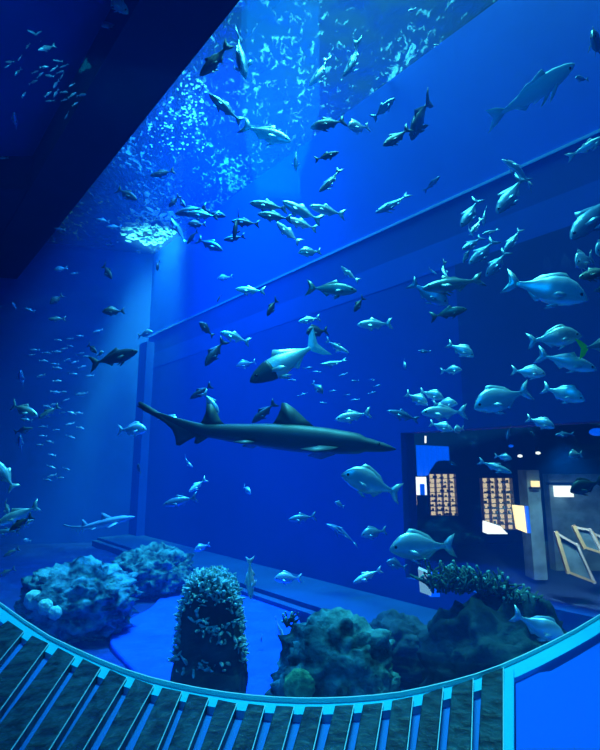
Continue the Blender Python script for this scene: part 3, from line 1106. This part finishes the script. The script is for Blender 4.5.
FISH = '''
slim 246 79 235 34 4.2 .3 b .1 20|blue grey fish swimming straight down beside the beam's right end at top
slim 200 76 229 47 4.2 .2 d .2 0|dark fish diving at the sparkling water beside the overhead beam
jack 209 94 242 124 4.3 .3 b .1 0|dark blue fish nose up, its tail meeting a green tailed fish
jack 291 142 242 127 4.0 .2 s -.1 0|silver fish with pale green tail above the dark vertical fish
slim 296 172 295 146 4.6 .2 b .1 0|small dark blue fish pointing straight down under the silver green tailed fish
jack 310 128 347 119 4.3 .2 d -.1 0|dark fish heading left beside the round bright fish
bream 348 127 368 128 4.0 .9 w .1 0|round bright cyan fish facing the viewer near top centre
jack 339 152 314 161 4.2 .1 d -.1 0|short black fish heading right and up below the dark pair at top centre
slim 309 86 330 62 4.4 .3 s .2 60|thin light edged fish climbing at the ripple patch's lower edge
slim 343 76 364 49 4.6 .3 p .4 70|faint curved fish arc just right of the ripple patch
jack 395 98 372 120 4.6 .2 b -.1 20|blue grey fish pointing up above the steep dark pair
jack 383 146 409 131 4.0 .3 d .2 15|dark fish with light back heading left, tail behind the steep fish
jack 411 140 427 98 4.5 .3 d .1 30|steep dark fish diving with a pale tail raised
slim 319 192 341 172 4.4 .3 g .2 40|dim slender fish with a bright fin above the silver school
slim 575 64 489 123 3.2 .1 f .05 60|very large pale fish slanting across the upper right
bream 593 38 600 50 2.9 2.5 g .1 0|dark fish with light rim facing the viewer at the upper right edge
jack 502 160 539 181 3.5 .2 s -.35 20|bright backed curved fish crossing the pale rail at right
slim 608 136 569 156 3.3 .2 s .3 15|light backed slim fish leaving through the upper right edge
jack 497 214 523 178 3.7 .2 b .1 30|dim blue deep fish just under the bright curved fish
jack 571 240 612 196 3.3 .2 b .1 25|large dim greenish blue fish at the right edge below the slim one
slim 504 251 521 230 3.6 .2 p .1 40|small pale slim fish nose down left of the dim greenish one
jack 461 227 478 202 3.9 .3 b .2 40|uppermost blue fish of the rising cluster on the right wall
slim 470 234 482 219 3.8 .2 s .1 50|short bright stroke of a fish inside the rising cluster
slim 484 226 483 207 3.9 .2 p .2 0|thin upright fish at the top right of the rising cluster
slim 474 237 465 227 3.8 .4 s .4 60|small hooked bright fish left in the rising cluster
slim 482 234 499 230 3.8 .2 p .1 40|pale flat fish right of the hooked fish in the cluster
jack 469 265 495 241 3.8 .2 b .1 30|broad blue fish in the lower half of the rising cluster
jack 486 277 507 252 3.8 .2 b .1 30|broad blue fish lowest and furthest right in the rising cluster
jack 462 250 482 238 4.1 .3 b .1 30|dim blue fish half hidden in the middle of the rising cluster
slim 463 263 470 247 3.9 .2 p .2 60|thin pale fish lowest left of the rising cluster
slim 422 289 483 280 3.2 .2 g .06 8|mullet like fish with pale forked tail heading left at right centre
bream 448 305 410 283 3.6 .3 b -.1 0|blue fish behind the mullet like one, only tail and belly showing
slim 437 274 427 269 3.6 .3 s .4 60|small bright crescent fish above the mullet like one
slim 448 277 438 267 3.5 1.2 s .6 60|arched bright fish standing over the mullet like one
jack 467 309 430 317 3.2 .2 o .2 10|dark fish with golden rim and white tail under the mullet like one
bream 474 357 447 343 3.4 .2 s .1 0|silver bream nose down with raised tail, above the smaller oval bream
bream 462 370 440 371 3.5 .3 s .1 0|small oval silver bream above the tight group of five
bream 406 369 402 360 3.9 1.0 w .2 0|tiny bright white fish left of the small oval bream
slim 418 351 431 352 4.8 .3 b .1 0|faint blue fish stub left of the nose down bream
bream 588 300 504 280 2.75 .2 s .05 0|largest bright cyan bream swimming right at the right edge
bream 576 264 590 258 3.0 1.8 s .1 0|bream seen nearly head on above the largest bream
bream 596 253 612 246 2.9 1.2 s .1 0|fish head poking in at the right edge beside the head on bream
jack 579 278 612 270 2.9 .3 o .3 20|fish with brownish snout and white back entering from the right edge
slim 594 291 612 287 2.9 .3 g .1 0|small dark fish low at the right edge near the largest bream
bream 582 336 527 341 3.0 .15 s .05 0|bright bream swimming right, next below the largest bream
jack 597 370 537 354 3.0 .15 s .15 10|long silver fish with raised tail under the bright bream
bream 546 375 511 370 3.2 .2 s .1 0|small grey bream left of the long silver fish
bream 585 401 541 387 3.0 .5 s .15 0|plump bream facing right under the long silver fish
bream 474 409 530 390 3.1 .15 s .05 0|bright bream facing left with tail to the plump bream
bream 555 428 526 418 3.3 .3 s .1 0|small bream under the plump bream
bream 428 405 405 393 3.6 .3 s .1 0|small bream top left in the tight group of five
bream 444 399 419 391 3.6 .3 s .1 0|small bream top centre in the tight group of five
bream 458 404 432 404 3.7 .3 s .1 0|small bream top right in the tight group of five
jack 421 413 466 412 3.4 .2 s .1 0|long silver fish facing left in the middle of the tight group
bream 453 431 429 423 3.6 .3 s .1 0|small bream at the bottom of the tight group of five
bream 454 431 463 428 3.6 1.4 s .1 0|tiny fish seen end on beside the bottom bream of the group
slim 387 411 421 420 4.6 .2 b -.2 0|dim blue fish left of the tight group, tail touching it
jack 335 420 370 413 4.4 .2 w .2 0|bright fish swimming left just above the shark's head
bream 323 394 311 382 4.8 .4 g .2 0|small dark fish nose down above the bright fish over the shark
bream 341 475 402 494 3.3 .15 s -.05 0|large silver bream facing left below the shark's snout
bream 389 550 455 545 3.2 .15 s .05 0|large blue silver bream facing left above the weedy rock
slim 353 583 381 569 4.6 .2 s .25 10|slim bent fish above the ledge in front of the large blue silver bream
bream 274 579 302 578 4.8 .2 s .05 0|oval silver bream over the ledge right of the pillar
slim 251 600 249 556 3.7 .1 s .1 60|thin upright pale fish nose down beside the pillar top
bream 194 551 210 544 5.4 .4 p .1 0|small faint pale fish above the dim rounded rock
jack 288 520 316 516 5.5 .2 g .1 0|dim grey fish heading left below the shark's middle
slim 326 524 362 541 6.0 .2 b -.3 70|thin eel like faint fish slanting down below the large silver bream
bream 361 536 386 530 5.8 .4 p .1 0|faint pale fish at the end of the eel like one
bream 386 562 406 568 5.0 .4 b .1 0|dim blue fish under the large blue silver bream
bream 335 502 344 507 5.8 .6 p .1 0|tiny faint pale fish left of the large silver bream's belly
bream 251 494 242 486 5.2 .9 s .2 0|tiny bright fish end on in the open water under the shark
slim 193 467 181 458 5.0 .3 s .5 40|small curved white fish under the shark's tail
jack 189 492 205 480 5.0 .6 s .4 20|small arched silver fish below the curved white one
jack 163 505 198 497 5.0 .2 g .1 0|grey green fish heading left below the arched one
bream 138 464 140 474 5.2 1.2 d .1 0|little black fish end on below the shark's tail fin
bream 147 430 117 430 4.6 .2 s .05 0|bright cyan bream heading right left of the shark's tail
bream 180 424 158 416 4.8 .2 w .05 0|bright fish half hidden behind the shark's tail
jack 190 399 212 385 4.3 .2 d .1 0|dark fish heading left just above the pale fish on the shark
jack 219 414 202 391 3.9 .2 w .1 0|pale fish nose down at the shark's second fin
jack 252 423 276 402 4.2 .2 d .05 0|dark fish pointing down between the shark's two back fins
jack 205 366 224 340 4.2 .4 d .15 10|dark fish diving with white fins under the silver grey one
bream 199 322 213 337 4.3 .6 d .1 0|small dark fish nose up left of the silver grey one
jack 220 332 250 343 4.3 .3 s .1 0|silver grey fish facing left above the diving dark fish
bream 236 367 256 362 7.0 .3 b .1 0|faint blue fish in front of the big white bellied fish's snout
slim 349 353 322 341 4.3 .3 w .45 25|bright curved fish at the tail of the big dark headed fish
jack 298 322 320 318 4.6 .2 s .1 0|small slim silver fish above the dark faced fish
bream 306 333 327 331 4.5 .9 d .1 0|dark faced fish head on above the big fish's tail
jack 357 291 306 288 3.7 .2 g -.05 0|dark jack with raised pale tail heading right in mid tank
jack 354 312 363 297 4.3 .4 d .1 0|small black fish nose down by the dark jack's head
jack 341 266 357 283 4.0 .3 w .3 10|bright curved fish above the dark jack's head
bream 298 253 321 252 4.2 .3 s .1 0|small round silver bream crossing the pale rail in mid tank
jack 235 289 265 293 4.3 .2 s .25 10|slim silver fish heading left on the pale rail's lower end
jack 267 316 276 299 4.3 .6 d .1 0|small dark fish with spread fins below the slim silver fish on the rail
jack 357 325 392 324 3.9 .2 s .1 0|silver fish with forked tail right of the dark jack
slim 321 364 346 363 5.4 .3 p .3 40|faint arched fish right of the big dark headed fish
bream 217 279 233 277 7.5 .3 b .1 0|faint blue bream below the silver school
jack 217 302 221 294 6.0 .6 d .1 0|tiny black fish on the rail's far left end
jack 249 203 288 210 4.4 .2 g .1 0|grey fish top left in the silver school
jack 282 201 321 224 4.2 .2 s .25 0|bright long fish arching at the top of the silver school
jack 309 206 345 216 4.4 .2 s .1 0|silver fish furthest right in the silver school
jack 257 214 292 220 4.2 .2 g .1 0|grey fish left of centre in the silver school
jack 286 218 317 231 4.4 .2 s .2 0|silver fish right of centre in the silver school
jack 276 222 300 245 4.6 .2 s .2 0|silver fish lowest in the school, tail hanging down
jack 231 221 260 225 4.6 .2 d .1 0|dark fish just left of the silver school
jack 234 240 237 212 4.5 .3 d .1 0|dark upright fish with its tail raised left of the silver school
jack 223 240 245 237 4.7 .3 d .2 0|dark fish with pale tail crossing the upright dark one
jack 175 214 208 208 4.8 .2 d .1 0|long dark fish left in the dark cluster
jack 186 213 219 218 4.6 .2 g .2 0|dark fish with light back overlapping the long dark fish
jack 226 217 206 211 4.7 .2 d .1 0|dark fish pointing right at the dark cluster's end
bream 188 224 206 225 4.8 .6 d .1 0|short dark fish under the long dark one
jack 169 207 179 196 5.0 .3 d .2 0|small dark curved fish at the top of the dark cluster
slim 186 208 178 196 5.1 .3 d .2 0|small dark fish leaning against the curved one
bream 171 218 186 245 5.0 .2 b .1 40|big dim blue fish nose up before the bright glow
jack 187 244 197 230 4.9 .3 d .1 0|dark fish diving at the glow's right edge
jack 223 251 196 238 4.7 .2 b .1 0|blue grey fish heading down right of the bright glow
jack 150 176 175 171 6.0 .2 d .1 0|dim dark fish high over the bright glow
jack 137 200 116 188 6.0 .2 d .1 0|dark slim fish slanting left of the bright glow
jack 96 219 110 222 7.0 .3 b .1 0|dim fish stub far left of the glow
jack 106 227 122 227 7.0 .3 b .1 0|dim dark fish under the stub left of the glow
bream 157 271 159 260 5.6 .6 d .1 0|tiny dark fish straight below the bright glow
jack 112 279 102 264 5.4 .4 d .1 0|dark fish pointing down right between glow and oval black fish
bream 102 312 125 311 4.6 .4 d .05 0|oval black fish alone in the left half
jack 48 319 66 319 5.6 .3 g .1 0|small fish with light back left of the oval black fish
jack 138 351 91 365 4.0 .15 d -.1 0|large black fish heading right above the small school
bream 104 352 96 356 4.4 .6 s .1 0|cyan fish peeking over the large black fish
jack 97 353 87 344 5.2 .4 d .1 0|small dark fish nose down left of the large black fish
bream 153 332 137 336 6.0 .3 p .1 0|faint pale fish at the tank corner above the light strip
bream 54 270 68 268 7.5 .3 b .1 0|faint fish high in the dim left part
jack 70 274 78 273 7.5 .3 b .1 0|tiny faint fish right of the faint high one at left
bream 12 302 16 309 6.5 .8 p .1 0|pale tiny fish furthest left under the dark beam
jack 24 308 35 312 6.5 .3 b .1 0|faint fish next to the furthest left pale one
bream 50 304 63 295 6.5 .4 d .1 0|dim dark fish above the small light backed one at left
jack 54 228 66 230 7.0 .3 b .1 0|faint fish against the end of the dark beam
jack 38 416 8 404 4.4 .2 s .2 0|bright arched fish over the dark one at the left edge cluster
jack 38 419 60 406 4.6 .3 g .1 0|dark fish climbing right among the small school
jack 20 419 33 421 5.0 .3 b .1 0|dark blue fish under the bright arched one at left
slim 33 428 12 433 5.0 .2 g .2 20|thin dim fish with bright nose lower in the left cluster
bream 20 437 20 449 4.9 1.8 b .1 0|round blue fish seen head on below the left cluster
bream 20 372 22 384 5.5 1.8 b .1 0|round dim fish seen head on above the left cluster
bream 14 114 15 126 4.5 1.5 b .1 0|round dim fish end on beside the overhead beam at left
jack -6 460 16 490 3.9 .1 s .2 10|pale fish with tail down leaving through the left edge
bream 9 515 3 501 4.0 .5 s .2 0|small cyan leaf shaped fish at the left edge
jack -4 525 41 505 3.7 .2 s .1 0|bright cyan fish with raised tail low at the left edge
jack 9 531 33 515 3.5 .3 d .1 0|dark fish lying across the bright cyan one at the left edge
jack -6 533 21 531 3.9 .2 b .1 0|blue fish under the bright cyan one at the left edge
jack 34 520 22 527 4.0 .6 s .1 0|small bright fish end at the right of the left edge cluster
jack 3 557 20 548 4.2 .2 g .1 0|grey green fish above the left rim
bream 23 540 31 541 4.8 .8 p .1 0|small dim oval fish above the grey green one
jack -3 577 16 568 4.2 .2 g .1 0|lowest grey fish at the left rim
jack 128 14 105 -8 3.7 .2 w .1 0|bright cyan fish at the top edge left of the beam
bream 101 26 118 25 4.2 .4 b .1 0|dim green blue fish under the bright one left of the beam
jack 38 50 56 46 4.4 .3 s .1 0|brightest small fish in the upper left school
jack 27 30 38 35 4.3 .3 p .1 0|pale fish at the top of the upper left school
bream 13 7 21 9 4.5 .4 b .1 0|dim fish in the top left corner
jack -2 158 9 158 6.4 .3 b .1 0|dim fish at the left edge beneath the beam's side
slim 512 473 478 461 3.6 .2 s .1 10|grey fish facing right in front of the warm cabinet
bream 512 459 494 456 3.9 .4 s .2 10|arched bream right behind the grey fish by the warm cabinet
jack 507 440 510 424 3.9 .4 b .1 30|dim blue fish pointing down above the warm cabinets
bream 569 456 581 454 3.5 1.0 s .1 0|round blue fish facing the viewer over the shop lamps
slim 555 435 574 434 3.8 .2 b .1 0|dim fish strip above the round blue fish
bream 570 492 602 481 3.2 .2 d .05 0|dark leaf shaped fish before the white lit sign
bream 566 641 512 614 2.55 .15 s .1 0|bright cyan bream diving at the lower right rim
slim 285 641 273 617 4.0 .2 s .15 40|pale thin fish over blue sand left of the teal rock
bream 261 643 262 631 4.6 .5 g .1 0|dim small fish upright over the blue sand
slim 408 11 416 9 4.2 .3 s .1 0|speck sized pale fish at the top right of centre
slim 433 45 439 45 4.2 .3 s .1 0|speck sized pale fish below the other speck near the top
bream 575 78 588 80 3.8 .3 b .1 0|blurred dark fin shaped fish behind the very large pale one
slim 440 176 424 192 4.4 .3 b .1 40|faint fish stroke under the bright upper wall
slim 375 213 410 196 4.9 .2 b .1 40|long faint fish line above the pale rail
'''
for line in FISH.strip().split('\n'):
    left, lab = line.split('|')
    w_ = left.split()
    put_fish(w_[0], *map(float, w_[1:5]), float(w_[5]), float(w_[6]), w_[7], float(w_[8]), float(w_[9]), lab)

# the fish with the bright green tail, its body at the right edge
o = put_fish('jack', 634, 341, 577, 349, 2.9, .1, 'g', 0.0, 0, 'grey fish with a bright green tail entering from the right edge', True)
mb = MB()
tail_fin(mb, .2)
t_ = mb.build('tail_fin', M_GREENT, o, label='bright green forked tail')

# the big fish with dark head, pale belly and spread fins
o = put_fish('jack', 250, 382, 322, 342, 3.7, .25, 'w', .05, 12, 'big pale fish with dark head nose down above the shark', True)
mb = MB()
top, bot, wf, _ = PROF['jack']
nr, ns = 10, 14
rg = []
for i in range(nr + 1):
    u = .30 * (i / nr) ** 1.25
    t, b = prof(top, u) * 1.025 + .002, prof(bot, u) * 1.025 + .002
    w = wf * (t + b) / 2
    for k in range(ns):
        a = 2 * math.pi * k / ns
        c, s_ = math.cos(a), math.sin(a)
        rg.append((0.502 - u - (0.0 if i < nr else 0), w * c * (abs(c) ** .15 if c else 1), s_ * (t if s_ > 0 else b)))
mb.add(rg, [(i * ns + k, (i + 1) * ns + k, (i + 1) * ns + (k + 1) % ns, i * ns + (k + 1) % ns) for i in range(nr) for k in range(ns)] + [tuple(range(ns)), tuple(range(nr * ns, (nr + 1) * ns))[::-1]])
bendit(mb, .05)
mb.build('head_mask', TONE['d'], o, smooth=True, label='dark head')
mb = MB()
tail_fin(mb, .2)
bendit(mb, .05)
mb.build('tail_fin', TONE['w'], o, label='pale upright tail fin')


# sharks
def shark(name, nx, ny, tx, ty, Y, dd, m, label, bend=0.0, roll=0):
    tab = [(0, .003), (.015, .012), (.05, .022), (.1, .032), (.17, .041), (.26, .048), (.36, .05), (.46, .046), (.58, .036), (.68, .027), (.76, .021), (.84, .015), (.92, .009), (1, .003)]

    def cz(u):
        return 0.075 * max(0, (u - .70) / .30) ** 1.25 - 0.008 * max(0, 1 - u / .12)
    mb = MB()
    nr, ns = 46, 18
    rings = []
    for i in range(nr + 1):
        u = i / nr
        r_ = prof(tab, u)
        wz = r_ * (0.78 if u < .12 else 1.0)
        wy = r_ * (1.05 if u < .2 else 0.92) * (1 if u < .65 else 1 - .6 * min(1, (u - .65) / .2))
        for k in range(ns):
            a = 2 * math.pi * k / ns
            rings.append((0.5 - u, wy * math.cos(a), cz(u) + wz * math.sin(a)))
    mb.add(rings, [(i * ns + k, (i + 1) * ns + k, (i + 1) * ns + (k + 1) % ns, i * ns + (k + 1) % ns) for i in range(nr) for k in range(ns)]
           + [tuple(range(ns)), tuple(range(nr * ns, (nr + 1) * ns))[::-1]])

    def fin(pts, ctr, th=.006):
        lens(mb, [(0.5 - u, 0, z) for u, z in pts], (0.5 - ctr[0], 0, ctr[1]), th, (0, 1, 0))
    fin([(.28, .035), (.33, .072), (.375, .108), (.41, .128), (.428, .128), (.43, .10), (.44, .07), (.455, .04), (.4, .02)], (.38, .05), .009)
    fin([(.625, .02), (.655, .045), (.68, .085), (.70, .104), (.718, .104), (.716, .07), (.725, .04), (.735, .02), (.68, .005)], (.69, .035), .007)
    fin([(.675, -.012), (.70, -.03), (.73, -.052), (.745, -.05), (.742, -.03), (.75, -.012), (.71, .0)], (.715, -.018), .006)
    fin([(.70, -.008), (.735, -.02), (.77, -.042), (.80, -.064), (.815, -.062), (.822, -.035), (.84, -.006), (.87, .015), (.90, .03), (.94, .05), (.97, .058), (.985, .068), (1.0, .088), (.99, .094), (.96, .082), (.9, .055), (.82, .03), (.76, .02)], (.82, -.001), .006)
    for sd in (-1, 1):
        a_ = Vector((0, sd * .9, -.26)).normalized()
        for u0, u1, L_, z0, yo in ((.20, .275, .12, -.022, .036), (.50, .55, .06, -.026, .026)):
            r0 = Vector((0.5 - u0, sd * yo, z0))
            r1 = Vector((0.5 - u1, sd * yo * .95, z0))
            tip = r0 + a_ * L_ + Vector((-L_ * .62, 0, 0))
            tip2 = r1 + a_ * L_ * .8 + Vector((-L_ * .42, 0, 0))
            pts = [r0, r0 + a_ * L_ * .5 + Vector((-L_ * .18, 0, 0)), tip, tip2, r1 + a_ * L_ * .2, r1]
            lens(mb, pts, (r0 + r1) / 2 + a_ * L_ * .35 + Vector((-L_ * .2, 0, 0)), .006, a_.cross(Vector((1, 0, 0))))
    bendit(mb, bend)
    h, t = at(nx, ny, Y), at(tx, ty, Y)
    L0 = (h - t).length
    h, t = at(nx, ny, Y - dd * L0 / 2), at(tx, ty, Y + dd * L0 / 2)
    R, L = frame_of(h, t, roll)
    o = bpy.data.objects.new(name, mb.mesh(name, m, smooth=True))
    COL.objects.link(o)
    o.matrix_world = Matrix.Translation((h + t) / 2) @ R.to_4x4() @ Matrix.Scale(L, 4)
    tag(o, label=label, cat='shark')
    for sd in (-1, 1):
        mb = MB()
        mb.ball((0.5 - .062, sd * .0225, .002), .0055, .004, .0055, 10, 8)
        bendit(mb, bend)
        mb.build('eye', M_EYE, o, smooth=True)
        mb = MB()
        for g_ in range(5):
            u = .135 + .013 * g_
            r_ = prof(tab, u)
            mb.tube([(0.5 - u, sd * r_ * 1.0 * math.cos(a), r_ * math.sin(a)) for a in (-.4, -.1, .2, .45)], .0012, 5)
        bendit(mb, bend)
        mb.build('gill_slits', M_EYE, o)
    return o


shark('shark', 396, 447, 131, 424, 3.3, .12, M_SHARK, 'long dark grey shark gliding right across the middle of the tank', .04, -4)
shark('shark', 135, 516, 61, 533, 5.0, .15, M_SHARKP, 'smaller pale blue shark heading right above the left rocks', .12, 5)

# two loose schools of tiny fish
rs = random.Random(11)
SM = [(58, 340), (70, 339), (80, 336), (64, 349), (43, 361), (55, 364), (32, 355), (98, 331), (56, 352), (67, 360), (75, 362), (82, 367), (90, 376), (57, 368), (41, 376), (57, 381), (46, 353),
      (80, 354), (73, 374), (55, 392), (63, 392), (80, 394), (84, 394), (66, 400), (52, 405), (62, 413), (72, 413), (79, 413), (70, 424), (80, 428), (56, 430), (43, 427), (70, 437), (43, 436), (50, 442),
      (40, 445), (52, 455), (66, 469), (51, 467), (52, 476), (60, 478), (47, 480), (35, 350), (88, 357), (48, 407), (70, 346)]
ST = [(28, 27), (20, 40), (38, 33), (3, 34), (43, 39), (10, 62), (20, 58), (35, 72), (44, 67), (54, 69), (58, 61), (64, 66), (50, 76), (62, 76), (33, 82), (56, 84), (72, 85), (48, 94), (56, 93), (64, 92), (72, 95),
      (81, 95), (64, 100), (75, 104), (50, 101), (40, 75), (18, 72), (24, 95), (67, 115), (8, 66), (28, 46), (60, 72)]
SC_ = [(292, 380), (317, 372), (325, 365), (343, 375), (355, 381), (372, 380), (377, 386), (355, 400), (347, 395), (372, 393), (302, 395), (323, 403), (333, 391), (349, 412), (308, 368)]
for cl, Yc, grp, lab in ((SC_, 6.0, 'tiny faint fish over the shark', 'tiny faint blue fish among those scattered above the shark\'s head'), (SM, 7.2, 'tiny fish schooling at mid left', 'tiny blue fish in the loose school at mid left'), (ST, 4.7, 'tiny fish schooling left of the beam', 'tiny blue fish in the school left of the overhead beam')):
    for (x, y) in cl:
        L = rs.uniform(7, 11)
        an = rs.uniform(-.35, .35) if not grp.endswith('beam') else rs.uniform(-1.1, .2)
        sg = rs.choice((-1, 1))
        dx, dy = math.cos(an) * L / 2 * sg, math.sin(an) * L / 2 * sg
        o = put_fish('slim', x + dx, y + dy, x - dx, y - dy, Yc + rs.uniform(-.5, .5), rs.uniform(-.3, .3), rs.choice('bbpb' if 'faint' in lab else 'spsw'), .1, rs.uniform(-10, 25), lab, group=grp)
        o.name = 'schooling_fish'
